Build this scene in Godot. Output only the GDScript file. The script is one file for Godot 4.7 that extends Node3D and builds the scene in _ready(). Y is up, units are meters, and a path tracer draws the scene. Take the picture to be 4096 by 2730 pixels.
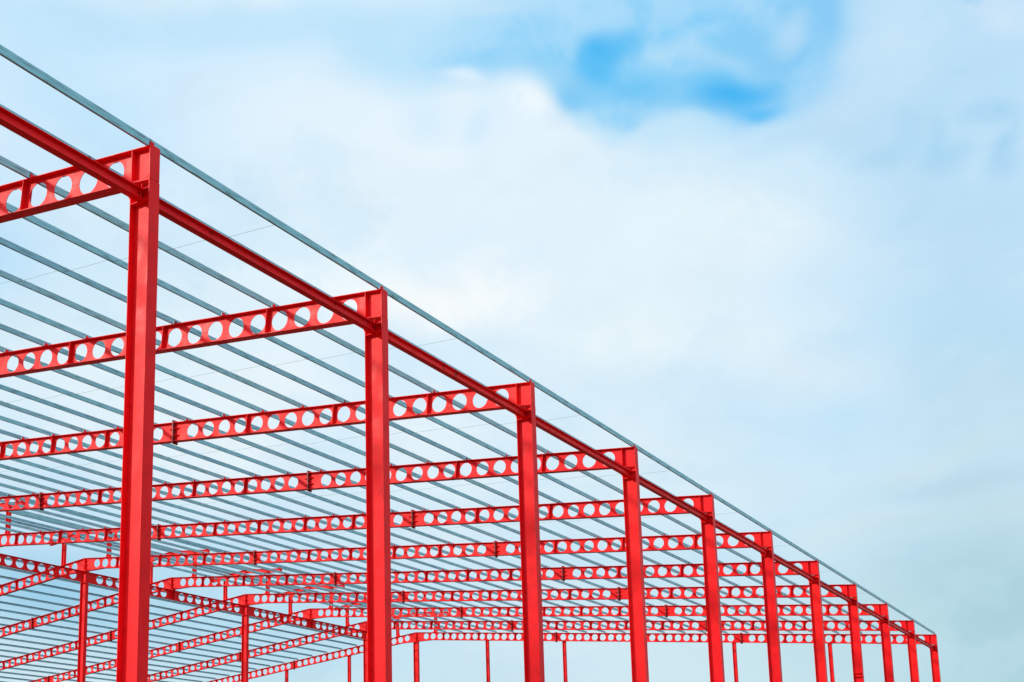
extends Node3D
# An unfinished steel shed: red frames of holed rafters on I-columns, galvanized purlins, seen from the ground beside the eave.

const H := 15.0            # eave height above the ground
const BAY := 8.0           # spacing of the frames
const PITCH := 0.1023      # fall of the roof
const RIDGE := -45.43      # z of the ridge, the eave edge being z = 0
const DEPTH := 0.71        # depth of the holed rafters
const FRAMES := 11

var used := {}
var tris := PackedVector3Array()
var shift := Vector3.ZERO
var mirrored := false
var paint: StandardMaterial3D
var paints: Array[StandardMaterial3D] = []
var primer: StandardMaterial3D
var zinc: Array[StandardMaterial3D] = []
var wire: StandardMaterial3D
var bolt_steel: StandardMaterial3D
var sky_w := 2048
var sky_h := 1024
var sky_px := PackedColorArray()
var warp_a := PackedFloat32Array()
var warp_e := PackedFloat32Array()

const ORD := ["zeroth", "first", "second", "third", "fourth", "fifth", "sixth", "seventh", "eighth", "ninth", "tenth", "eleventh", "twelfth", "thirteenth", "fourteenth", "fifteenth", "sixteenth", "seventeenth", "eighteenth", "nineteenth", "twentieth", "twenty-first", "twenty-second", "twenty-third", "twenty-fourth", "twenty-fifth"]

# ---------------------------------------------------------------- helpers

func numbered(called: String) -> String:
	if not used.has(called):
		used[called] = 0
		return called
	used[called] += 1
	return "%s_%03d" % [called, used[called]]

func tag(o: Node, label: String, category: String, group := "", kind := "thing") -> void:
	o.set_meta("label", label)
	o.set_meta("category", category)
	o.set_meta("kind", kind)
	if group != "":
		o.set_meta("group", group)

func thing(called: String, at: Vector3, label: String, category: String, group := "") -> Node3D:
	var o := Node3D.new()
	o.name = numbered(called)
	add_child(o, true)
	o.position = at
	tag(o, label, category, group)
	return o

func copy_of(root: Node3D, called: String, at: Vector3, label: String) -> Node3D:
	var r: Node3D = root.duplicate()
	r.name = numbered(called)
	add_child(r, true)
	r.position = at
	r.set_meta("label", label)
	return r

func tri(a: Vector3, b: Vector3, c: Vector3) -> void:
	# a, b, c run counter-clockwise seen from outside; Godot wants them clockwise
	if mirrored:
		a.z = 2.0 * RIDGE - a.z
		b.z = 2.0 * RIDGE - b.z
		c.z = 2.0 * RIDGE - c.z
		tris.append_array([a - shift, b - shift, c - shift])
	else:
		tris.append_array([a - shift, c - shift, b - shift])

func quad(a: Vector3, b: Vector3, c: Vector3, d: Vector3) -> void:
	tri(a, b, c)
	tri(a, c, d)

func made() -> ArrayMesh:
	var n := PackedVector3Array()
	n.resize(tris.size())
	for i in range(0, tris.size(), 3):
		var q := (tris[i + 2] - tris[i]).cross(tris[i + 1] - tris[i]).normalized()
		n[i] = q
		n[i + 1] = q
		n[i + 2] = q
	var a := []
	a.resize(Mesh.ARRAY_MAX)
	a[Mesh.ARRAY_VERTEX] = tris
	a[Mesh.ARRAY_NORMAL] = n
	var m := ArrayMesh.new()
	m.add_surface_from_arrays(Mesh.PRIMITIVE_TRIANGLES, a)
	tris = PackedVector3Array()
	return m

func part(called: String, parent: Node, m: Material, mesh: Mesh = null) -> MeshInstance3D:
	var o := MeshInstance3D.new()
	o.name = called
	o.mesh = mesh if mesh else made()
	o.material_override = m
	parent.add_child(o, true)
	return o

func box(lo: Vector3, hi: Vector3) -> void:
	var p := [Vector3(lo.x, lo.y, lo.z), Vector3(hi.x, lo.y, lo.z), Vector3(hi.x, hi.y, lo.z), Vector3(lo.x, hi.y, lo.z), Vector3(lo.x, lo.y, hi.z), Vector3(hi.x, lo.y, hi.z), Vector3(hi.x, hi.y, hi.z), Vector3(lo.x, hi.y, hi.z)]
	quad(p[0], p[3], p[2], p[1])
	quad(p[4], p[5], p[6], p[7])
	quad(p[0], p[1], p[5], p[4])
	quad(p[3], p[7], p[6], p[2])
	quad(p[0], p[4], p[7], p[3])
	quad(p[1], p[2], p[6], p[5])

func prism(poly: PackedVector2Array, o: Vector3, u: Vector3, v: Vector3, w: Vector3) -> void:
	# a flat outline in the plane of u and v, drawn out along w
	var area := 0.0
	for i in poly.size():
		area += poly[i].cross(poly[(i + 1) % poly.size()])
	if area * u.cross(v).dot(w) < 0.0:
		poly.reverse()
	var a := PackedVector3Array()
	for q in poly:
		a.append(o + u * q.x + v * q.y)
	var t := Geometry2D.triangulate_polygon(poly)
	for i in range(0, t.size(), 3):
		var f := [a[t[i]], a[t[i + 1]], a[t[i + 2]]]
		if (f[1] - f[0]).cross(f[2] - f[0]).dot(w) < 0.0:
			f = [f[0], f[2], f[1]]
		tri(f[0] + w, f[1] + w, f[2] + w)
		tri(f[0], f[2], f[1])
	for i in a.size():
		var j := (i + 1) % a.size()
		quad(a[i], a[j], a[j] + w, a[i] + w)

func zy(points: Array, x0: float, x1: float) -> void:
	# an outline of (z, y) pairs drawn out along x
	prism(PackedVector2Array(points), Vector3(x0, 0, 0), Vector3.BACK, Vector3.UP, Vector3(x1 - x0, 0, 0))

func roof(z: float) -> float:
	return -z * PITCH

func strip(z0: float, z1: float, top: float, thick: float, x0: float, x1: float) -> void:
	# a plate that follows the slope, cut upright at its ends
	zy([Vector2(z0, roof(z0) + top), Vector2(z1, roof(z1) + top), Vector2(z1, roof(z1) + top - thick), Vector2(z0, roof(z0) + top - thick)], x0, x1)

func holed_cell(zc: float, h0: float, h1: float, top: float, low: float, r: float, x0: float, x1: float, slope := PITCH, rz := 0.0) -> void:
	# one cell of a holed web, zc - h0 .. zc + h1 wide; slope 0 for level beams
	var mid := -0.355 if slope > 0.0 else 0.0
	var angles := []
	for i in 32:
		angles.append(i * TAU / 32.0)
	for c in [Vector2(h1, top - mid), Vector2(-h0, top - mid), Vector2(-h0, low - mid), Vector2(h1, low - mid)]:
		angles.append(fposmod(atan2(c.y - slope * c.x, c.x), TAU))
	angles.sort()
	var ring := []
	var rim := []
	for t in angles:
		var d := Vector2(cos(t), sin(t))
		var s := Vector2(d.x, d.y + slope * d.x)
		var k := 1e9
		if absf(s.x) > 1e-6:
			k = minf(k, (h1 if s.x > 0 else h0) / absf(s.x))
		if absf(s.y) > 1e-6:
			k = minf(k, ((top - mid) if s.y > 0 else (mid - low)) / absf(s.y))
		var rr := r
		if rz > 0.0:
			rr = 1.0 / sqrt(pow(d.x / rz, 2) + pow(d.y / r, 2))
		ring.append(Vector3(0, -zc * slope + mid + d.y * rr, zc + d.x * rr))
		rim.append(Vector3(0, -zc * slope + mid + d.y * k, zc + d.x * k))
	var n := angles.size()
	var a := Vector3(x0, 0, 0)
	var b := Vector3(x1, 0, 0)
	for i in n:
		var j := (i + 1) % n
		quad(ring[i] + a, ring[j] + a, rim[j] + a, rim[i] + a)
		quad(ring[i] + b, rim[i] + b, rim[j] + b, ring[j] + b)
		quad(ring[i] + a, ring[i] + b, ring[j] + b, ring[j] + a)

func bolt(at: Vector3, along: Vector3, r := 0.016, tall := 0.016) -> void:
	var u := along.cross(Vector3.UP if absf(along.y) < 0.9 else Vector3.RIGHT).normalized()
	var v := along.cross(u)
	var p := PackedVector2Array()
	for i in 6:
		p.append(Vector2.from_angle(i * TAU / 6.0) * r)
	prism(p, at, u, v, along.normalized() * tall)

# ---------------------------------------------------------------- materials and sky

func speckle(seed_: int, freq: float, lo: Color, hi: Color, size := 512, octaves := 5, mid := 0.5) -> NoiseTexture2D:
	var n := FastNoiseLite.new()
	n.seed = seed_
	n.frequency = freq
	n.noise_type = FastNoiseLite.TYPE_SIMPLEX_SMOOTH
	n.fractal_octaves = octaves
	var g := Gradient.new()
	g.offsets = PackedFloat32Array([0.0, mid, 1.0])
	g.colors = PackedColorArray([lo, lo.lerp(hi, 0.75), hi])
	var t := NoiseTexture2D.new()
	t.width = size
	t.height = size
	t.seamless = true
	t.noise = n
	t.color_ramp = g
	return t

func surface(albedo: Texture2D, rough: float, metal: float, scale_: float) -> StandardMaterial3D:
	var m := StandardMaterial3D.new()
	m.albedo_texture = albedo
	m.roughness = rough
	m.metallic = metal
	m.uv1_triplanar = true
	m.uv1_world_triplanar = true
	m.uv1_scale = Vector3.ONE * scale_
	m.cull_mode = BaseMaterial3D.CULL_DISABLED
	return m

func stained(seed_: int, freq: float, stops: Array, colors: Array, size := 1024) -> NoiseTexture2D:
	var t := speckle(seed_, freq, colors[0], colors[-1], size, 6)
	t.color_ramp.offsets = PackedFloat32Array(stops)
	t.color_ramp.colors = PackedColorArray(colors)
	return t

func make_materials() -> void:
	# site paint: slightly different batches, dull patches, a few rusty scuffs
	var sheen := speckle(14, 0.01, Color(0.62, 0.62, 0.62), Color(1, 1, 1), 512)
	var batches := [Color8(240, 21, 27), Color8(246, 27, 29), Color8(233, 18, 26)]
	for i in 3:
		var c: Color = batches[i]
		var m := surface(stained(11 + i * 40, 0.008, [0.0, 0.09, 0.15, 0.5, 1.0], [Color8(92, 34, 24), c.darkened(0.22), c.darkened(0.06), c, c.lightened(0.02)]), 0.5, 0.0, 0.23)
		m.metallic_specular = 0.23
		m.roughness_texture = sheen
		paints.append(m)
	paint = paints[0]
	primer = surface(stained(12, 0.02, [0.0, 0.5, 1.0], [Color8(70, 34, 26), Color8(126, 30, 24), Color8(168, 30, 26)], 512), 0.6, 0.0, 1.3)
	# galvanized sheet: streaked along its length, with dirt in places
	var tints := [Color(0.54, 0.79, 0.84), Color(0.56, 0.76, 0.80), Color(0.51, 0.74, 0.80)]
	for i in 3:
		var c: Color = tints[i]
		var m := surface(stained(20 + i, 0.009, [0.0, 0.2, 0.36, 0.55, 1.0], [Color8(104, 98, 82), c.darkened(0.2), c.darkened(0.08), c, c.lightened(0.06)]), 0.5, 0.1, 1.0)
		m.uv1_scale = Vector3(0.16, 1.4, 1.4)
		zinc.append(m)
	wire = surface(speckle(31, 0.05, Color8(130, 160, 164), Color8(160, 190, 194)), 0.6, 0.2, 2.0)
	bolt_steel = surface(speckle(32, 0.05, Color8(60, 30, 26), Color8(90, 40, 34)), 0.6, 0.3, 3.0)

func repaint(root: Node, m: Material) -> void:
	# one member of the frame from another batch of paint
	for c in root.get_children():
		if c is MeshInstance3D and c.material_override == paint:
			c.material_override = m
		repaint(c, m)

func _puff(az: float, el: float, ra: float, re: float, rot: float, soft: float, c: Color, amount: float) -> void:
	# one soft mass of cloud or of clear air, at a bearing and a height in degrees
	var lin := c.srgb_to_linear()
	var ce := cos(deg_to_rad(el))
	var reach := maxf(ra, re) + 3.0
	var t := deg_to_rad(rot)
	var ct := cos(t)
	var sn := sin(t)
	var x0 := int((az - reach / ce + 90.0) / 360.0 * sky_w)
	var x1 := int((az + reach / ce + 90.0) / 360.0 * sky_w)
	var y0 := maxi(0, int((90.0 - el - reach) / 180.0 * sky_h))
	var y1 := mini(sky_h / 2 + 20, int((90.0 - el + reach) / 180.0 * sky_h))
	for y in range(y0, y1):
		var e := 90.0 - (y + 0.5) * 180.0 / sky_h - el
		for xx in range(x0, x1):
			var x := posmod(xx, sky_w)
			var i := y * sky_w + x
			var da := ((xx + 0.5) * 360.0 / sky_w - 90.0 - az) * ce + warp_a[i] * (1.0 if soft > 0.95 else 0.75)
			var de := e + warp_e[i] * (1.0 if soft > 0.95 else 0.75)
			var p := (da * ct + de * sn) / ra
			var q := (-da * sn + de * ct) / re
			var d := sqrt(p * p + q * q)
			if d < 1.0:
				var f := clampf((1.0 - d) / soft, 0.0, 1.0)
				f = f * f * (3.0 - 2.0 * f) * amount
				sky_px[i] = sky_px[i].lerp(lin, f)

func make_sky(sun_from: Vector3) -> Sky:
	var wa := FastNoiseLite.new()
	wa.seed = 5
	wa.frequency = 2.6
	wa.fractal_octaves = 4
	var we := FastNoiseLite.new()
	we.seed = 9
	we.frequency = 3.8
	we.fractal_octaves = 4
	var cover := FastNoiseLite.new()
	cover.seed = 3
	cover.frequency = 1.3
	cover.fractal_octaves = 5
	sky_px.resize(sky_w * sky_h)
	warp_a.resize(sky_w * sky_h)
	warp_e.resize(sky_w * sky_h)
	var blue := Color8(140, 209, 249).srgb_to_linear()
	var white := Color8(232, 245, 253).srgb_to_linear()
	var low := Color8(193, 225, 235).srgb_to_linear()
	var bright_low := Color8(247, 250, 252).srgb_to_linear()
	var soil := Color(0.2, 0.13, 0.08)
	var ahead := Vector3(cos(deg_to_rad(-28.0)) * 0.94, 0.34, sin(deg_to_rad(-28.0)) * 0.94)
	for y in sky_h:
		var el := 90.0 - (y + 0.5) * 180.0 / sky_h
		var ye := sin(deg_to_rad(el))
		var r := cos(deg_to_rad(el))
		if el < -4.0:
			for x in sky_w:
				sky_px[y * sky_w + x] = soil
			continue
		var haze := 1.0 - smoothstep(2.0, 20.0, el)
		for x in sky_w:
			# the bearing runs from +x towards +z; the left edge of the panorama looks along -z
			var az := deg_to_rad((x + 0.5) * 360.0 / sky_w - 90.0)
			var d := Vector3(cos(az) * r, ye, sin(az) * r)
			var i := y * sky_w + x
			var near_clear := Vector3(d.x, d.y * 1.8, d.z)
			warp_a[i] = wa.get_noise_3dv(near_clear) * 2.3
			warp_e[i] = we.get_noise_3dv(near_clear) * 1.8
			var c := clampf(0.74 + cover.get_noise_3dv(near_clear) * 1.1, 0.0, 1.0)
			# thin cloud glows where the sun stands behind it
			var g := maxf(0.0, d.dot(sun_from))
			# outside the view, sky and horizon are brightened to light the outward-facing steel
			var outside_lift := smoothstep(0.84, 0.5, d.dot(ahead))
			var col := blue.lerp(white, c).lerp(low.lerp(bright_low, outside_lift), haze * 0.75)
			col = col * (1.0 + 0.45 * outside_lift * smoothstep(14.0, 30.0, el) + 1.6 * pow(g, 7.0))
			sky_px[i] = col
	_puffs()
	# torn edges and thin wisps where the blue shows
	var wisp := FastNoiseLite.new()
	wisp.seed = 17
	wisp.frequency = 9.0
	wisp.fractal_octaves = 4
	wisp.domain_warp_enabled = true
	wisp.domain_warp_amplitude = 0.12
	wisp.domain_warp_frequency = 3.0
	var mottle := FastNoiseLite.new()
	mottle.seed = 27
	mottle.frequency = 5.5
	mottle.fractal_octaves = 4
	mottle.domain_warp_enabled = true
	mottle.domain_warp_amplitude = 0.2
	mottle.domain_warp_frequency = 2.0
	var hollow := Color8(176, 222, 248).srgb_to_linear()
	var pale := Color8(214, 238, 252).srgb_to_linear()
	for y in range(0, sky_h / 2):
		var el := 90.0 - (y + 0.5) * 180.0 / sky_h
		for x in sky_w:
			var i := y * sky_w + x
			var c := sky_px[i]
			var az := deg_to_rad((x + 0.5) * 360.0 / sky_w - 90.0)
			var r := cos(deg_to_rad(el))
			var w := wisp.get_noise_3d(cos(az) * r, sin(deg_to_rad(el)) * 1.8, sin(az) * r)
			var bare := clampf((0.72 - c.r) * 2.0, 0.0, 1.0)
			if w > 0.0:
				sky_px[i] = c.lerp(pale, minf(w * 0.8, 0.34) * bare * (1.0 - smoothstep(0.30, 0.12, c.r)))
			else:
				sky_px[i] = c * (1.0 + w * 0.05)
			sky_px[i] = sky_px[i].lerp(hollow, clampf(mottle.get_noise_3d(cos(az) * r, sin(deg_to_rad(el)) * 1.6, sin(az) * r) * 0.55, 0.0, 0.22) * (1.0 - bare))
	var img := Image.create(sky_w, sky_h, false, Image.FORMAT_RGBF)
	for y in sky_h:
		for x in sky_w:
			img.set_pixel(x, y, sky_px[y * sky_w + x])
	var m := PanoramaSkyMaterial.new()
	m.panorama = ImageTexture.create_from_image(img)
	var s := Sky.new()
	s.sky_material = m
	return s

func _puffs() -> void:
	_puff(-46.34, 33.28, 12.86, 5.07, 9, 1.00, Color8(200, 233, 255), 0.90)
	_puff(-31.29, 35.01, 9.12, 3.16, -1, 1.00, Color8(172, 222, 251), 0.80)
	_puff(-7.43, 31.53, 8.29, 6.15, -25, 1.00, Color8(188, 224, 248), 0.90)
	_puff(-6.38, 24.42, 8.93, 7.94, -63, 1.00, Color8(190, 224, 246), 0.95)
	_puff(-6.29, 16.76, 9.11, 8.28, -78, 1.00, Color8(190, 222, 238), 0.80)
	_puff(-6.68, 7.50, 11.15, 7.19, -4, 1.00, Color8(170, 209, 221), 0.97)
	_puff(-14.30, 7.29, 10.97, 4.11, -3, 1.00, Color8(190, 223, 232), 0.70)
	_puff(-43.72, 9.58, 14.09, 4.66, 1, 1.00, Color8(176, 219, 239), 0.75)
	_puff(-49.04, 11.16, 7.79, 3.86, 2, 1.00, Color8(150, 205, 235), 0.85)
	_puff(-50.25, 13.93, 6.40, 2.70, 4, 1.00, Color8(180, 220, 245), 0.60)
	_puff(-47.42, 34.62, 12.83, 1.93, 9, 1.00, Color8(192, 229, 252), 0.85)
	_puff(-38.32, 35.22, 7.22, 1.76, 3, 1.00, Color8(184, 227, 252), 0.70)
	_puff(-33.51, 34.19, 4.17, 2.48, 1, 1.00, Color8(184, 227, 252), 0.70)
	_puff(-43.84, 33.03, 6.18, 1.34, 6, 1.00, Color8(214, 238, 254), 0.60)
	_puff(-22.56, 33.76, 8.28, 4.24, -10, 1.00, Color8(128, 206, 249), 1.00)
	_puff(-18.21, 34.63, 7.80, 2.39, -9, 1.00, Color8(130, 206, 249), 0.90)
	_puff(-17.57, 32.07, 6.14, 2.74, -0, 1.00, Color8(122, 203, 248), 1.00)
	_puff(-13.75, 33.19, 3.98, 3.22, -23, 1.00, Color8(132, 203, 247), 0.95)
	_puff(-28.00, 34.26, 5.64, 2.02, 1, 1.00, Color8(138, 209, 249), 0.90)
	_puff(-22.93, 31.24, 2.72, 1.86, -7, 1.00, Color8(130, 206, 248), 0.90)
	_puff(-22.31, 34.40, 2.00, 0.99, 4, 1.00, Color8(66, 181, 244), 0.95)
	_puff(-23.01, 33.46, 1.47, 1.34, -19, 1.00, Color8(90, 190, 246), 0.80)
	_puff(-21.36, 32.31, 1.96, 1.37, -9, 1.00, Color8(100, 195, 246), 0.70)
	_puff(-16.56, 31.68, 2.58, 1.05, 2, 1.00, Color8(72, 183, 245), 1.00)
	_puff(-15.39, 30.97, 1.55, 0.55, -2, 1.00, Color8(84, 189, 246), 0.90)
	_puff(-24.38, 32.38, 2.22, 1.15, -5, 1.00, Color8(108, 199, 247), 0.60)
	_puff(-20.36, 34.38, 1.31, 0.97, 64, 1.00, Color8(100, 194, 246), 0.60)
	_puff(-23.44, 33.66, 1.42, 1.16, 13, 1.00, Color8(92, 192, 246), 0.80)
	_puff(-21.44, 34.49, 1.63, 0.59, 16, 1.00, Color8(96, 193, 246), 0.70)
	_puff(-12.52, 33.31, 1.18, 1.04, -41, 1.00, Color8(128, 200, 247), 0.80)
	_puff(-17.36, 34.69, 1.39, 0.44, -0, 1.00, Color8(118, 200, 248), 0.60)
	_puff(-24.83, 31.89, 1.24, 0.93, -29, 1.00, Color8(120, 201, 248), 0.70)
	_puff(-21.89, 30.81, 1.05, 0.72, 20, 1.00, Color8(134, 207, 248), 0.70)
	_puff(-19.56, 33.64, 1.08, 0.77, 5, 1.00, Color8(172, 219, 249), 0.85)
	_puff(-18.29, 33.66, 1.25, 0.65, -23, 1.00, Color8(178, 222, 249), 0.85)
	_puff(-17.28, 33.03, 2.17, 0.48, -20, 1.00, Color8(172, 219, 249), 0.80)
	_puff(-18.56, 32.86, 1.68, 0.40, -8, 1.00, Color8(168, 217, 249), 0.70)
	_puff(-14.55, 33.38, 1.17, 0.72, 5, 1.00, Color8(190, 225, 249), 0.75)
	_puff(-15.12, 33.89, 1.43, 0.38, -37, 1.00, Color8(170, 219, 249), 0.60)
	_puff(-13.40, 32.64, 1.30, 0.70, 77, 1.00, Color8(160, 214, 248), 0.50)
	_puff(-27.79, 34.08, 1.71, 0.32, 4, 1.00, Color8(164, 218, 250), 0.70)
	_puff(-26.66, 34.70, 1.45, 0.36, 9, 1.00, Color8(158, 216, 250), 0.60)
	_puff(-29.52, 34.97, 1.46, 0.53, -11, 1.00, Color8(160, 217, 250), 0.60)
	_puff(-27.94, 35.77, 2.91, 0.39, -3, 1.00, Color8(198, 229, 250), 0.85)
	_puff(-25.42, 33.29, 1.22, 0.37, 3, 1.00, Color8(154, 213, 250), 0.70)
	_puff(-22.26, 31.70, 1.45, 0.52, 13, 1.00, Color8(146, 210, 249), 0.60)
	_puff(-23.04, 31.22, 0.63, 0.43, 10, 0.90, Color8(172, 221, 249), 0.80)
	_puff(-30.45, 33.36, 1.47, 0.51, -18, 1.00, Color8(226, 244, 255), 0.90)
	_puff(-27.67, 31.70, 2.33, 2.24, -81, 0.90, Color8(232, 246, 255), 1.00)
	_puff(-27.21, 32.11, 1.64, 1.06, -4, 1.00, Color8(242, 251, 255), 0.90)
	_puff(-29.65, 31.07, 3.27, 2.59, -2, 1.00, Color8(222, 241, 254), 0.85)
	_puff(-32.68, 31.47, 2.11, 2.00, 82, 1.00, Color8(204, 233, 253), 0.60)
	_puff(-38.95, 31.33, 8.14, 2.32, 3, 1.00, Color8(226, 243, 254), 0.75)
	_puff(-29.77, 30.73, 1.66, 0.86, 83, 1.00, Color8(206, 234, 253), 0.70)
	_puff(-27.12, 29.04, 2.79, 1.93, -4, 1.00, Color8(228, 244, 254), 0.70)
	_puff(-19.39, 30.22, 2.68, 1.17, -2, 0.90, Color8(196, 230, 250), 0.95)
	_puff(-20.68, 29.83, 1.48, 0.94, -8, 0.90, Color8(192, 229, 250), 0.90)
	_puff(-22.80, 29.84, 1.50, 0.95, -7, 1.00, Color8(188, 228, 250), 0.80)
	_puff(-24.14, 30.81, 0.93, 0.75, 65, 0.90, Color8(190, 229, 250), 0.75)
	_puff(-18.10, 30.68, 1.47, 0.55, -18, 0.90, Color8(190, 228, 250), 0.80)
	_puff(-13.47, 29.71, 4.55, 1.04, 10, 0.80, Color8(192, 226, 249), 0.95)
	_puff(-20.78, 28.25, 8.95, 2.64, -2, 1.00, Color8(216, 238, 251), 0.85)
	_puff(-10.20, 30.77, 3.14, 2.89, -30, 1.00, Color8(194, 226, 248), 0.95)
	_puff(-9.32, 31.75, 3.85, 2.97, -25, 1.00, Color8(200, 229, 249), 0.80)
	_puff(-4.02, 32.11, 2.11, 1.22, -21, 1.00, Color8(208, 230, 249), 0.80)
	_puff(-5.28, 28.51, 1.88, 0.58, -0, 1.00, Color8(152, 206, 242), 0.70)
	_puff(-4.60, 27.46, 1.50, 0.74, 75, 1.00, Color8(150, 205, 241), 0.65)
	_puff(-4.31, 26.89, 0.96, 0.73, -26, 1.00, Color8(152, 205, 242), 0.60)
	_puff(-7.13, 27.57, 1.56, 1.06, -19, 1.00, Color8(164, 212, 243), 0.65)
	_puff(-7.61, 28.26, 0.66, 0.58, 89, 1.00, Color8(166, 213, 243), 0.60)
	_puff(-9.70, 28.14, 1.98, 0.80, 8, 1.00, Color8(170, 215, 243), 0.55)
	_puff(-8.87, 28.84, 0.95, 0.64, -43, 1.00, Color8(176, 217, 244), 0.50)
	_puff(-6.21, 29.96, 0.87, 0.34, -16, 1.00, Color8(176, 217, 243), 0.60)
	_puff(-8.43, 25.84, 2.40, 0.62, 15, 1.00, Color8(178, 218, 245), 0.40)
	_puff(-5.58, 32.83, 1.06, 0.16, -16, 1.00, Color8(130, 192, 240), 0.70)
	_puff(-10.87, 26.09, 2.75, 0.95, -1, 1.00, Color8(186, 222, 248), 0.60)
	_puff(-5.17, 30.22, 1.60, 0.91, 15, 1.00, Color8(190, 223, 247), 0.60)
	_puff(-16.80, 26.03, 8.80, 4.13, -3, 1.00, Color8(230, 245, 251), 0.90)
	_puff(-24.06, 25.97, 10.75, 3.96, -4, 1.00, Color8(228, 244, 253), 0.80)
	_puff(-31.97, 24.04, 8.62, 2.28, 3, 1.00, Color8(254, 255, 254), 0.95)
	_puff(-37.87, 24.74, 9.24, 3.26, 2, 1.00, Color8(240, 250, 254), 0.70)
	_puff(-21.15, 22.03, 13.35, 3.81, -5, 1.00, Color8(240, 250, 252), 0.80)
	_puff(-14.33, 19.48, 6.36, 1.77, -1, 1.00, Color8(228, 241, 248), 0.60)
	_puff(-21.46, 16.48, 16.15, 5.24, -4, 1.00, Color8(226, 242, 249), 0.70)
	_puff(-9.46, 15.17, 5.60, 0.90, 19, 1.00, Color8(205, 230, 238), 0.60)
	_puff(-12.99, 12.34, 5.61, 1.02, 9, 1.00, Color8(216, 234, 240), 0.55)
	_puff(-7.61, 14.02, 5.24, 1.24, 1, 1.00, Color8(180, 214, 228), 0.50)
	_puff(-7.95, 12.21, 6.88, 1.49, 2, 1.00, Color8(196, 224, 232), 0.45)
	_puff(-46.13, 27.15, 10.16, 4.28, 7, 1.00, Color8(226, 243, 254), 0.80)
	_puff(-47.90, 21.20, 12.65, 6.45, 6, 1.00, Color8(228, 244, 251), 0.80)

# ---------------------------------------------------------------- pieces of the frame

const WEB0 := 0.126
const WEB1 := 0.140
const WIDE := 0.265

func web_with_holes(z0: float, z1: float, first: float, gap: float, count: int) -> void:
	# solid ends, and one holed cell after another between them; z runs inwards, so it falls
	var half := gap / 2.0
	var top := -0.014
	var low := -DEPTH + 0.014
	for i in count:
		holed_cell(first - gap * i, half, half, top, low, 0.268, WEB0, WEB1)
	var a := first + half
	var b := first - gap * (count - 1) - half
	strip(z0, a, top, top - low, WEB0, WEB1)
	strip(b, z1, top, top - low, WEB0, WEB1)

func stiffener(z: float, parent: Node) -> void:
	var lean := 0.5 * DEPTH * PITCH
	for side in [[0.006, WEB0], [WEB1, WIDE - 0.006]]:
		zy([Vector2(z + lean + 0.006, roof(z) - 0.014), Vector2(z + lean - 0.006, roof(z) - 0.014), Vector2(z - lean - 0.006, roof(z) - DEPTH + 0.014), Vector2(z - lean + 0.006, roof(z) - DEPTH + 0.014)], side[0], side[1])
	part("stiffener", parent, paint)

func splice(z: float, parent: Node) -> void:
	var y := roof(z)
	zy([Vector2(z + 0.026, y + 0.085), Vector2(z - 0.026, y + 0.085), Vector2(z - 0.026, y - DEPTH - 0.095), Vector2(z + 0.026, y - DEPTH - 0.095)], 0.0, WIDE)
	var plate := part("splice_plate", parent, primer)
	for dy in [-0.235, -0.5]:
		for s in [1.0, -1.0]:
			prism(PackedVector2Array([Vector2(0.004, 0.03), Vector2(WEB0, 0.03), Vector2(WEB0, 0.24), Vector2(0.09, 0.24)]), Vector3(0, y + dy, z), Vector3.RIGHT, Vector3(0, 0, s), Vector3(0, 0.012, 0))
			part("rib", plate, paint)
	for s in [1.0, -1.0]:
		zy([Vector2(z + s * 0.027, y - s * 0.027 * PITCH), Vector2(z + s * 0.19, y - s * 0.19 * PITCH), Vector2(z + s * 0.07, y + 0.08), Vector2(z + s * 0.027, y + 0.08)], 0.127, 0.139)
		part("rib", plate, paint)
		zy([Vector2(z + s * 0.027, y - DEPTH - 0.001 - s * 0.027 * PITCH), Vector2(z + s * 0.15, y - DEPTH - 0.001 - s * 0.15 * PITCH), Vector2(z + s * 0.06, y - DEPTH - 0.085), Vector2(z + s * 0.027, y - DEPTH - 0.085)], 0.127, 0.139)
		part("rib", plate, paint)
	for dy in [-0.1, -0.36, -0.62]:
		for x in [0.05, 0.215]:
			bolt(Vector3(x, y + dy, z + 0.026), Vector3.BACK)
			bolt(Vector3(x, y + dy, z - 0.026), Vector3.FORWARD)
	part("bolts", plate, bolt_steel)

func purlin_z(i: int) -> float:
	return -0.06 if i == 0 else (-1.755 if i == 1 else -3.51 - 1.76 * (i - 2))

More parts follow.
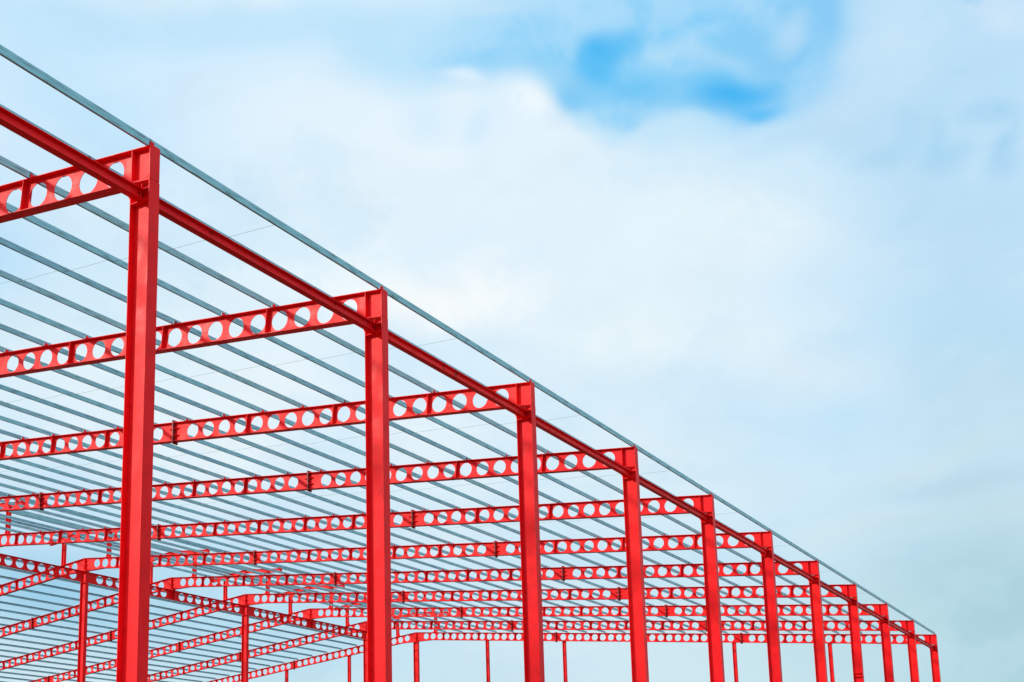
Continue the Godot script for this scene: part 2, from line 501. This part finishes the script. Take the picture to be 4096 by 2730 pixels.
func make_rafter(far: bool) -> Node3D:
	var o := Node3D.new()
	add_child(o, true)
	mirrored = far
	var runs := [[-0.018, -14.674, -1.10, 0.7487, 18], [-14.726, -31.064, -15.56, 0.743, 21], [-31.116, RIDGE + 0.022, -31.77, 0.742, 18]]
	for r in runs:
		web_with_holes(r[0], r[1], r[2], r[3], r[4])
		if r[1] < -40.0:
			zy([Vector2(-43.74, roof(-43.74) - DEPTH + 0.014), Vector2(r[1], roof(r[1]) - DEPTH + 0.014), Vector2(r[1], 3.779)], WEB0, WEB1)
		part("web", o, paint)
		strip(r[0], r[1], 0.0, 0.014, 0.0, WIDE)
		part("top_flange", o, paint)
		var z1: float = maxf(r[1], -43.74)
		strip(r[0], z1, -DEPTH + 0.014, 0.014, 0.0, WIDE)
		if r[1] < -40.0:
			box(Vector3(0, 3.765, r[1]), Vector3(WIDE, 3.779, -43.741))
		part("bottom_flange", o, paint)
	zy([Vector2(-0.018, 0.022), Vector2(0, 0.022), Vector2(0, -0.698), Vector2(-0.018, -0.698)], -0.002, WIDE + 0.002)
	part("end_plate", o, paint)
	# the first opening is plated over: a disc stands a little proud of the web
	var disc := PackedVector2Array()
	for i in 40:
		disc.append(Vector2(-0.300, roof(-0.30) - 0.355) + Vector2.from_angle(i * TAU / 40.0) * 0.262)
	zy(Array(disc), WEB0 - 0.006, WEB0 - 0.0005)
	part("infill_disc", o, paint)
	zy([Vector2(-0.494, roof(-0.5) - 0.014), Vector2(-0.506, roof(-0.5) - 0.014), Vector2(-0.506, roof(-0.5) - DEPTH + 0.014), Vector2(-0.494, roof(-0.5) - DEPTH + 0.014)], 0.004, WEB0)
	part("stiffener", o, paint)
	for z in [-3.72, -7.46, -11.21, -18.16, -21.13, -24.10, -27.08, -35.11, -38.82, -42.53]:
		stiffener(z, o)
	splice(-14.70, o)
	splice(-31.09, o)
	# the ridge joint: each slope ends in its own upright plate with ribs
	box(Vector3(0, 3.766, RIDGE + 0.001), Vector3(WIDE, 4.66, RIDGE + 0.022))
	var rp := part("ridge_plate", o, paint)
	for y in [4.45, 4.16, 3.86]:
		prism(PackedVector2Array([Vector2(0.01, 0.0), Vector2(WEB0, 0.0), Vector2(WEB0, 0.22), Vector2(0.08, 0.2)]), Vector3(0, y, RIDGE + 0.022), Vector3.RIGHT, Vector3.BACK, Vector3(0, 0.012, 0))
		part("rib", rp, paint)
	# weld line along the middle of the web, between the openings
	for r in runs:
		var n: int = r[4]
		for i in range(n):
			var zc: float = r[2] - r[3] * i
			var z0 := zc - 0.285
			var z1: float = zc - r[3] + 0.285 if i < n - 1 else zc - 0.42
			zy([Vector2(z0, roof(z0) - 0.347), Vector2(z1, roof(z1) - 0.347), Vector2(z1, roof(z1) - 0.361), Vector2(z0, roof(z0) - 0.361)], WEB0 - 0.007, WEB0)
	var seam := part("weld_seam", o, paint)
	seam.set_meta("kind", "stuff")
	# small plates that hold the purlins
	for i in 25:
		var z := purlin_z(i)
		var c := Vector2(z, roof(z) + 0.001)
		zy([c + Vector2(0.006, 0), c + Vector2(0.013, 0), c + Vector2(0.013 + 0.01, 0.1), c + Vector2(0.006 + 0.01, 0.1)], 0.03, 0.145)
		part("purlin_cleat", o, primer if (i * 7 + int(far)) % 5 == 3 else paint)
	mirrored = false
	return o

func i_post(parent: Node, z0: float, z1: float, x0: float, x1: float, low: float, top0: float, top1: float, tf := 0.014) -> void:
	# an upright I: flanges across z, web between; top0 at z0, top1 at z1
	var xm := (x0 + x1) / 2.0
	var f := func(z: float) -> float: return lerpf(top0, top1, (z - z0) / (z1 - z0))
	zy([Vector2(z0 + tf, low), Vector2(z1 - tf, low), Vector2(z1 - tf, f.call(z1 - tf)), Vector2(z0 + tf, f.call(z0 + tf))], xm - 0.007, xm + 0.007)
	part("web", parent, paint)
	zy([Vector2(z1 - tf, low), Vector2(z1, low), Vector2(z1, f.call(z1)), Vector2(z1 - tf, f.call(z1 - tf))], x0, x1)
	part("flange", parent, paint)
	zy([Vector2(z0, low), Vector2(z0 + tf, low), Vector2(z0 + tf, f.call(z0 + tf)), Vector2(z0, f.call(z0))], x0, x1)
	part("flange", parent, paint)

func make_column() -> Node3D:
	var o := Node3D.new()
	add_child(o, true)
	shift = Vector3(0, -H, 0)          # drawn from the eave down, stood on the ground
	box(Vector3(WEB0, -H + 0.03, -0.506), Vector3(WEB1, -0.735, -0.016))
	part("web", o, paint)
	box(Vector3(-0.004, -H + 0.03, -0.016), Vector3(WIDE + 0.006, -0.714, 0.004))
	part("flange", o, paint)
	box(Vector3(0, -H + 0.03, -0.52), Vector3(WIDE, -0.70, -0.506))
	part("flange", o, paint)
	strip(-0.6, -0.016, -DEPTH - 0.003, 0.018, 0.0, WIDE)
	var cap := part("cap_plate", o, paint)
	for z in [-0.09, -0.2, -0.31, -0.42]:
		bolt(Vector3(0.06, roof(z) - DEPTH + 0.014, z), Vector3.UP, 0.014)
		bolt(Vector3(0.2, roof(z) - DEPTH + 0.014, z), Vector3.UP, 0.014)
	part("bolts", cap, bolt_steel)
	for s in [[0.006, WEB0], [WEB1, WIDE - 0.004]]:
		box(Vector3(s[0], -1.126, -0.506), Vector3(s[1], -1.113, -0.016))
		part("stiffener", o, paint)
		box(Vector3(s[0], -0.89, -0.17), Vector3(s[1], -0.877, -0.016))
		part("stiffener", o, paint)
		box(Vector3(s[0] + (0.03 if s[0] < 0.1 else 0.0), -1.112, -0.256), Vector3(s[1] - (0.03 if s[0] > 0.1 else 0.0), -0.74, -0.242))
		part("fin_plate", o, paint)
	zy([Vector2(-0.521, -1.03), Vector2(-0.521, -0.66), Vector2(-0.70, -0.642)], WEB0, WEB1)
	var g := part("haunch", o, paint)
	zy([Vector2(-0.521, -1.04), Vector2(-0.531, -1.04), Vector2(-0.72, -0.641), Vector2(-0.705, -0.643)], 0.02, WIDE - 0.02)
	part("haunch_flange", g, paint)
	box(Vector3(-0.08, -H, -0.62), Vector3(WIDE + 0.08, -H + 0.03, 0.1))
	part("base_plate", o, primer)
	shift = Vector3.ZERO
	return o

func make_strut() -> Node3D:
	# the beam between two eave columns, hung on the web of each
	var o := Node3D.new()
	add_child(o, true)
	var x0 := 0.155
	var x1 := BAY + 0.112
	box(Vector3(x0, -1.10, -0.255), Vector3(x1, -0.904, -0.243))
	part("web", o, paint)
	box(Vector3(x0, -0.904, -0.334), Vector3(x1, -0.89, -0.164))
	part("top_flange", o, paint)
	box(Vector3(x0, -1.112, -0.334), Vector3(x1, -1.10, -0.164))
	part("bottom_flange", o, paint)
	for e in [x0 + 0.06, x1 - 0.06 - 0.09]:
		for dx in [0.0, 0.09]:
			for y in [-0.965, -1.045]:
				bolt(Vector3(e + dx, y, -0.243), Vector3.BACK, 0.017, 0.018)
				part("bolt", o, bolt_steel)
	return o

func purlin_mesh(far: bool, length: float) -> Mesh:
	# a lipped channel, back towards the eave, open towards the ridge
	var h := 0.15
	var b := 0.06
	var l := 0.017
	var t := 0.004
	mirrored = far
	shift = Vector3(0, 0, 2.0 * RIDGE) if far else Vector3.ZERO
	var c := 1.0 / sqrt(1.0 + PITCH * PITCH)
	prism(PackedVector2Array([Vector2(0, 0), Vector2(b, 0), Vector2(b, l), Vector2(b - t, l), Vector2(b - t, t), Vector2(t, t), Vector2(t, h - t), Vector2(b - t, h - t), Vector2(b - t, h - l), Vector2(b, h - l), Vector2(b, h), Vector2(0, h)]), Vector3.ZERO, Vector3(0, PITCH * c, -c), Vector3(0, c, PITCH * c), Vector3(length, 0, 0))
	mirrored = false
	shift = Vector3.ZERO
	return made()

func words(i: int) -> String:
	return ORD[i]

func make_purlins() -> void:
	for far in [false, true]:
		var whole := purlin_mesh(far, BAY - 0.012)
		for i in 25:
			var z := purlin_z(i)
			var y := roof(z) + 0.002
			if far:
				z = 2.0 * RIDGE - z
			var label: String
			if far:
				label = "dark grey purlin on the far roof slope, %s down from the ridge opening" % words(25 - i)
			elif i == 0:
				label = "grey steel purlin along the eave, over the heads of the front columns"
			else:
				label = "grey steel purlin on the near slope, %s one inwards from the eave purlin" % words(i)
			var first := 0 if not far else 5
			var o := thing("roof_purlin", Vector3(first * BAY, H + y, z), label, "purlin", "purlins on the far roof slope" if far else "purlins on the near roof slope")
			for k in range(first, FRAMES):
				var p := part("purlin_length", o, zinc[(i * 5 + k * 3) % 3], whole)
				p.position.x = (k - first) * BAY + 0.012 + (0.09 if k == 0 else 0.0)

func make_rods() -> void:
	for far in [false, true]:
		for k in range(5 if far else 0, FRAMES - 1 if not far else FRAMES):
			var where := "between the %s and %s front columns" % [words(k), words(k + 1)]
			if k == 0:
				where = "left of the first front column"
			if k == FRAMES - 1:
				continue
			var x := k * BAY + 4.12
			var o := thing("sag_rod", Vector3(x, H, 0.0), ("thin far-slope tie rods " if far else "thin tie rods from purlin to purlin, ") + where, "tie rod", "tie rods between the purlins")
			mirrored = far
			for i in 24:
				var za := purlin_z(i)
				var zb := purlin_z(i + 1)
				var a := Vector3(0.0, roof(za) + 0.125, za - 0.004)
				var b := Vector3(0.0, roof(zb) + 0.04, zb + 0.004)
				var sag: float = 0.0 if i < 6 else 0.02 * (1 + (i * 5 + k * 3) % 4)
				var last := a
				for s in range(1, 5):
					var t := s / 4.0
					var q := a.lerp(b, t) - Vector3(0, sag * 4.0 * t * (1.0 - t), 0)
					var dir := (q - last).normalized()
					var u := Vector3.RIGHT
					var v := dir.cross(u)
					var poly := PackedVector2Array()
					for e in 5:
						poly.append(Vector2.from_angle(e * TAU / 5.0) * 0.007)
					prism(poly, last, u, v, q - last)
					last = q
				if not far:
					part("rod", o, wire)
			if far:
				o.set_meta("kind", "thing")
				var p := part("rods", o, wire)
				p.set_meta("kind", "stuff")
			mirrored = false

func make_ridge_columns() -> void:
	var proto: Node3D
	for k in [4, 6, 8, 10, 11]:
		var at := Vector3(k * BAY, 0, RIDGE)
		var label := "red inner column under the ridge, carrying the %s rafter from the left" % words(k)
		if k == 11:
			label = "red inner column under the ridge in the gable end, the farthest frame"
		if proto:
			copy_of(proto, "ridge_column", at, label)
			continue
		proto = thing("ridge_column", at, label, "column", "columns under the ridge")
		shift = Vector3(0, -H, RIDGE)
		i_post(proto, RIDGE - 0.31, RIDGE + 0.18, 0.0, WIDE, -H + 0.03, 3.745, 3.745)
		box(Vector3(-0.01, 3.746, RIDGE - 0.33), Vector3(WIDE + 0.01, 3.764, RIDGE + 0.2))
		part("cap_plate", proto, paint)
		for y in [3.0, 3.66]:
			box(Vector3(0.008, y, RIDGE - 0.295), Vector3(WEB0, y + 0.014, RIDGE + 0.165))
			part("stiffener", proto, paint)
		box(Vector3(-0.08, -H, RIDGE - 0.4), Vector3(WIDE + 0.08, -H + 0.03, RIDGE + 0.28))
		part("base_plate", proto, primer)
		shift = Vector3.ZERO

func make_jack_beams() -> void:
	# level holed beams from ridge column to ridge column; each carries one rafter at its middle
	var proto: Node3D
	for k in [4, 6, 8]:
		var at := Vector3(k * BAY, H, RIDGE)
		var label := "level red beam with round holes under the ridge, from %s to %s frame" % [words(k), words(k + 2)]
		if proto:
			copy_of(proto, "ridge_beam", at, label)
			continue
		proto = thing("ridge_beam", at, label, "beam", "holed beams along the ridge")
		var y0 := 3.04
		var y1 := 3.744
		var mid := (y0 + y1) / 2.0
		var spans := [[0.27, 1.37, 0.8486, 8], [8.13, 9.12, 0.851, 8]]
		var ends := [0.27, 8.13, 15.995]
		for s in 2:
			var f: float = spans[s][1]
			var gap: float = spans[s][2]
			for i in 8:
				flat_cell(f + gap * i, gap / 2.0, mid, (y1 - y0) / 2.0 - 0.014, 0.292, 0.268)
			box(Vector3(ends[s], y0 + 0.014, -0.006), Vector3(f - gap / 2.0, y1 - 0.014, 0.006))
			box(Vector3(f + gap * 7.5, y0 + 0.014, -0.006), Vector3(ends[s + 1], y1 - 0.014, 0.006))
		part("web", proto, paint)
		box(Vector3(0.27, y1 - 0.014, -0.1), Vector3(15.995, y1, 0.1))
		part("top_flange", proto, paint)
		box(Vector3(0.27, y0, -0.1), Vector3(15.995, y0 + 0.014, 0.1))
		part("bottom_flange", proto, paint)
		for x in [4.34, 12.09]:
			box(Vector3(x - 0.006, y0 + 0.014, 0.006), Vector3(x + 0.006, y1 - 0.014, 0.095))
			part("stiffener", proto, paint)
		for x in [8.02, 8.24]:
			prism(PackedVector2Array([Vector2(0.006, y1 - 0.014), Vector2(0.2, y1 - 0.014), Vector2(0.1, y0 + 0.014), Vector2(0.006, y0 + 0.014)]), Vector3(x - 0.006, 0, 0), Vector3.BACK, Vector3.UP, Vector3(0.012, 0, 0))
			part("bracket", proto, paint)
		box(Vector3(7.98, y1 + 0.001, -0.22), Vector3(8.29, y1 + 0.016, 0.22))
		part("bearing_plate", proto, paint)

func flat_cell(xc: float, half: float, yc: float, tall: float, rx: float, ry: float) -> void:
	# a holed cell of a web that lies along x
	var angles := []
	for i in 32:
		angles.append(i * TAU / 32.0)
	for c in [Vector2(half, tall), Vector2(-half, tall), Vector2(-half, -tall), Vector2(half, -tall)]:
		angles.append(fposmod(c.angle(), TAU))
	angles.sort()
	var ring := []
	var rim := []
	for t in angles:
		var d := Vector2(cos(t), sin(t))
		var k := minf(half / maxf(absf(d.x), 1e-6), tall / maxf(absf(d.y), 1e-6))
		var r := 1.0 / sqrt(pow(d.x / rx, 2) + pow(d.y / ry, 2))
		ring.append(Vector3(xc + d.x * r, yc + d.y * r, 0))
		rim.append(Vector3(xc + d.x * k, yc + d.y * k, 0))
	var a := Vector3(0, 0, -0.006)
	var b := Vector3(0, 0, 0.006)
	for i in angles.size():
		var j := (i + 1) % angles.size()
		quad(ring[i] + b, rim[i] + b, rim[j] + b, ring[j] + b)
		quad(ring[i] + a, ring[j] + a, rim[j] + a, rim[i] + a)
		quad(ring[i] + a, ring[i] + b, ring[j] + b, ring[j] + a)

func make_gable_posts() -> void:
	var k := 11 * BAY
	var names := ["first in from the corner column", "second in from the corner column", "third in from the corner column", "fourth in from the corner column", "last before the inner ridge column", "first beyond the inner ridge column", "second beyond the inner ridge column"]
	var spots := [-7.78, -15.32, -22.9, -30.34, -37.94, -53.11, -60.68]
	for i in spots.size():
		var z: float = spots[i]
		var o := thing("gable_post", Vector3(k + 0.13, 0, z), "thin red wall post of the far gable, %s" % names[i], "post", "wall posts of the far gable")
		shift = Vector3(0.13, -H, z)
		var f := func(q: float) -> float: return (roof(q) if q > RIDGE else roof(2.0 * RIDGE - q)) - DEPTH - 0.02
		i_post(o, z - 0.14, z + 0.14, 0.03, 0.235, -H + 0.03, f.call(z - 0.14), f.call(z + 0.14), 0.012)
		zy([Vector2(z - 0.22, f.call(z - 0.22) + 0.016), Vector2(z + 0.22, f.call(z + 0.22) + 0.016), Vector2(z + 0.22, f.call(z + 0.22) + 0.001), Vector2(z - 0.22, f.call(z - 0.22) + 0.001)], 0.0, WIDE)
		part("cap_plate", o, paint)
		box(Vector3(-0.05, -H, z - 0.2), Vector3(0.3, -H + 0.03, z + 0.2))
		part("base_plate", o, primer)
		shift = Vector3.ZERO

func vent(z: float) -> float:
	return 6.56 - 0.096 * absf(z - RIDGE)

func make_monitors() -> void:
	# the small raised roof along the ridge: two posts and a low gable on every frame from the fifth on
	var proto: Node3D
	for k in range(5, FRAMES + 1):
		var at := Vector3(k * BAY, H, RIDGE)
		var label := "small red gable frame on two posts above the ridge of the %s rafter" % words(k)
		if proto:
			copy_of(proto, "ridge_vent_frame", at, label)
			continue
		proto = thing("ridge_vent_frame", at, label, "frame", "small gable frames along the ridge")
		shift = Vector3(0, 0, RIDGE)
		for far in [false, true]:
			mirrored = far
			shift = Vector3(0, 0, RIDGE)
			var post := Node3D.new()
			post.name = "post"
			proto.add_child(post, true)
			var c := -43.33
			i_post(post, c - 0.125, c + 0.125, 0.035, 0.235, roof(c) - 0.0, vent(c - 0.125) - 0.282, vent(c + 0.125) - 0.282, 0.012)
			zy([Vector2(c - 0.126, roof(c) + 0.02), Vector2(c - 0.36, roof(c - 0.36) + 0.02), Vector2(c - 0.28, roof(c) + 0.1), Vector2(c - 0.126, roof(c) + 0.42)], WEB0, WEB1)
			part("gusset", post, paint)
			strip(c - 0.36, c + 0.17, 0.018, 0.016, 0.01, WIDE - 0.01)
			part("foot_plate", post, paint)
			var z0 := -42.05
			zy([Vector2(z0, vent(z0) - 0.012), Vector2(RIDGE, vent(RIDGE) - 0.012), Vector2(RIDGE, vent(RIDGE) - 0.268), Vector2(z0, vent(z0) - 0.268)], WEB0, WEB1)
			part("rafter_web", proto, paint)
			zy([Vector2(z0, vent(z0)), Vector2(RIDGE, vent(RIDGE)), Vector2(RIDGE, vent(RIDGE) - 0.012), Vector2(z0, vent(z0) - 0.012)], 0.04, 0.225)
			part("rafter_flange", proto, paint)
			zy([Vector2(z0, vent(z0) - 0.268), Vector2(RIDGE, vent(RIDGE) - 0.268), Vector2(RIDGE, vent(RIDGE) - 0.28), Vector2(z0, vent(z0) - 0.28)], 0.04, 0.225)
			part("rafter_flange", proto, paint)
			box(Vector3(0.02, vent(z0) - 0.29, z0 + 0.001), Vector3(0.245, vent(z0) + 0.02, z0 + 0.015))
			part("end_plate", proto, paint)
			for z in [-42.2, -43.7, -45.1]:
				zy([Vector2(z + 0.006, vent(z) + 0.001), Vector2(z + 0.013, vent(z) + 0.001), Vector2(z + 0.02, vent(z) + 0.1), Vector2(z + 0.013, vent(z) + 0.1)], 0.03, 0.145)
				part("purlin_cleat", proto, paint)
			mirrored = false
		shift = Vector3.ZERO
	var spots := [-42.2, -43.7, -45.1]
	for far in [false, true]:
		var whole := purlin_mesh(far, BAY - 0.012)
		for i in 3:
			var z: float = spots[i]
			var y := vent(z) + 0.002
			var side := "side towards the eave" if not far else "far side"
			var what: String = ["lowest", "middle", "topmost"][i]
			var o := thing("vent_purlin", Vector3(4 * BAY, H + y, 2.0 * RIDGE - z if far else z), "%s purlin on the %s of the small raised ridge roof" % [what, side], "purlin", "purlins of the small ridge roof")
			for k in range(4, FRAMES):
				var p := part("purlin_length", o, zinc[(i * 5 + k * 3) % 3], whole)
				p.position.x = (k - 4) * BAY + 0.012

func make_eave() -> void:
	var col := make_column()
	var strut := make_strut()
	var near := make_rafter(false)
	var away := make_rafter(true)
	for k in range(1, FRAMES + 1):
		var label := "red I-section front column, the %s one from the left, under the eave" % words(k)
		if k == 1:
			label = "tallest and nearest red front column, at the left of the row"
		elif k == FRAMES:
			label = "red front column at the far corner of the shed, smallest and last in the row"
		elif k == 8:
			label = "red front column with a pair of short level plates low on its web"
		var c := col if k == 1 else copy_of(col, "front_column", Vector3(k * BAY, 0, 0), label)
		if k == 1:
			c.name = numbered("front_column")
			c.position = Vector3(BAY, 0, 0)
			tag(c, label, "column", "front columns along the eave")
		else:
			repaint(c, paints[(k * 5 + 2) % 3])
	for k in range(0, FRAMES):
		var label := "red strut beam between the %s and %s front columns, below the eave" % [words(k), words(k + 1)]
		if k == 0:
			label = "red strut beam running out of view from the nearest column's left side"
		if k == 0:
			strut.name = numbered("strut_beam")
			strut.position = Vector3(0, H, 0)
			tag(strut, label, "beam", "strut beams between the front columns")
		else:
			repaint(copy_of(strut, "strut_beam", Vector3(k * BAY, H, 0), label), paints[(k * 2) % 3])
	for k in range(1, FRAMES + 1):
		var label := "red roof rafter with round holes, rising from the %s front column to the ridge" % words(k)
		if k == 1:
			near.name = numbered("roof_rafter")
			near.position = Vector3(BAY, H, 0)
			tag(near, label, "rafter", "holed rafters of the near roof slope")
		else:
			repaint(copy_of(near, "roof_rafter", Vector3(k * BAY, H, 0), label), paints[(k * 4 + 1) % 3])
	for k in range(6, FRAMES + 1):
		var label := "red holed rafter beyond the ridge, in line with the %s front column" % words(k)
		if k == 6:
			away.name = numbered("far_rafter")
			away.position = Vector3(6 * BAY, H, 0)
			tag(away, label, "rafter", "holed rafters of the far roof slope")
		else:
			repaint(copy_of(away, "far_rafter", Vector3(k * BAY, H, 0), label), paints[(k + 1) % 3])
	# two extra plates low on the web of the eighth column
	var eighth: Node3D
	for n in get_children():
		if n.has_meta("label") and n.get_meta("label") == "red front column with a pair of short level plates low on its web":
			eighth = n
	for y in [-5.12, -5.32]:
		shift = Vector3(0, -H, 0)
		box(Vector3(0.004, y, -0.506), Vector3(WEB0, y + 0.014, -0.016))
		part("stiffener", eighth, paint)
		shift = Vector3.ZERO

func make_ground() -> void:
	var m := surface(speckle(41, 0.01, Color8(70, 48, 34), Color8(98, 70, 50), 1024), 0.95, 0.0, 0.05)
	box(Vector3(-600, -0.5, -700), Vector3(900, 0, 600))
	var g := part("ground", self, m)
	g.set_meta("kind", "structure")
	g.set_meta("label", "bare reddish soil of the building plot")
	g.set_meta("category", "ground")

func _ready() -> void:
	# the camera stands on the ground outside the eave; the lens is shifted upwards
	var cam := Camera3D.new()
	cam.name = "camera"
	var yaw := 0.538490
	var tilt := 0.183026
	var roll := -0.0213333
	var fwd := Vector3(cos(tilt) * cos(yaw), sin(tilt), -cos(tilt) * sin(yaw))
	var right := fwd.cross(Vector3.UP).normalized()
	var up := right.cross(fwd)
	var r2 := right * cos(roll) + up * sin(roll)
	var u2 := up * cos(roll) - right * sin(roll)
	cam.transform = Transform3D(Basis(r2, u2, -fwd), Vector3(-8.35163, H - 13.32096, 16.52568))
	cam.near = 0.1
	cam.far = 2000.0
	cam.projection = Camera3D.PROJECTION_FRUSTUM
	cam.size = 0.1 * 2730.0 / 5013.072
	cam.frustum_offset = Vector2(0.1 * 224.425 / 5013.072, 0.1 * 1025.017 / 5013.072)
	add_child(cam)
	cam.current = true

	# sky, sun and exposure
	var sun_way := Vector3(1.0, -0.62, 0.85).normalized()
	var world := WorldEnvironment.new()
	world.name = "world"
	var e := Environment.new()
	e.background_mode = Environment.BG_SKY
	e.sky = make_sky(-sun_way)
	e.tonemap_mode = Environment.TONE_MAPPER_LINEAR
	e.tonemap_exposure = 1.0
	e.sdfgi_enabled = true
	e.ssao_enabled = true
	e.ssil_enabled = true
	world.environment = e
	add_child(world)
	var sun := DirectionalLight3D.new()
	sun.name = "sun"
	sun.light_energy = 1.0
	sun.light_color = Color(1.0, 0.95, 0.88)
	sun.light_angular_distance = 4.0
	sun.shadow_enabled = true
	add_child(sun)
	sun.look_at_from_position(Vector3.ZERO, sun_way)

	make_materials()
	make_ground()
	make_eave()
	make_ridge_columns()
	make_jack_beams()
	make_gable_posts()
	make_purlins()
	make_monitors()
	make_rods()
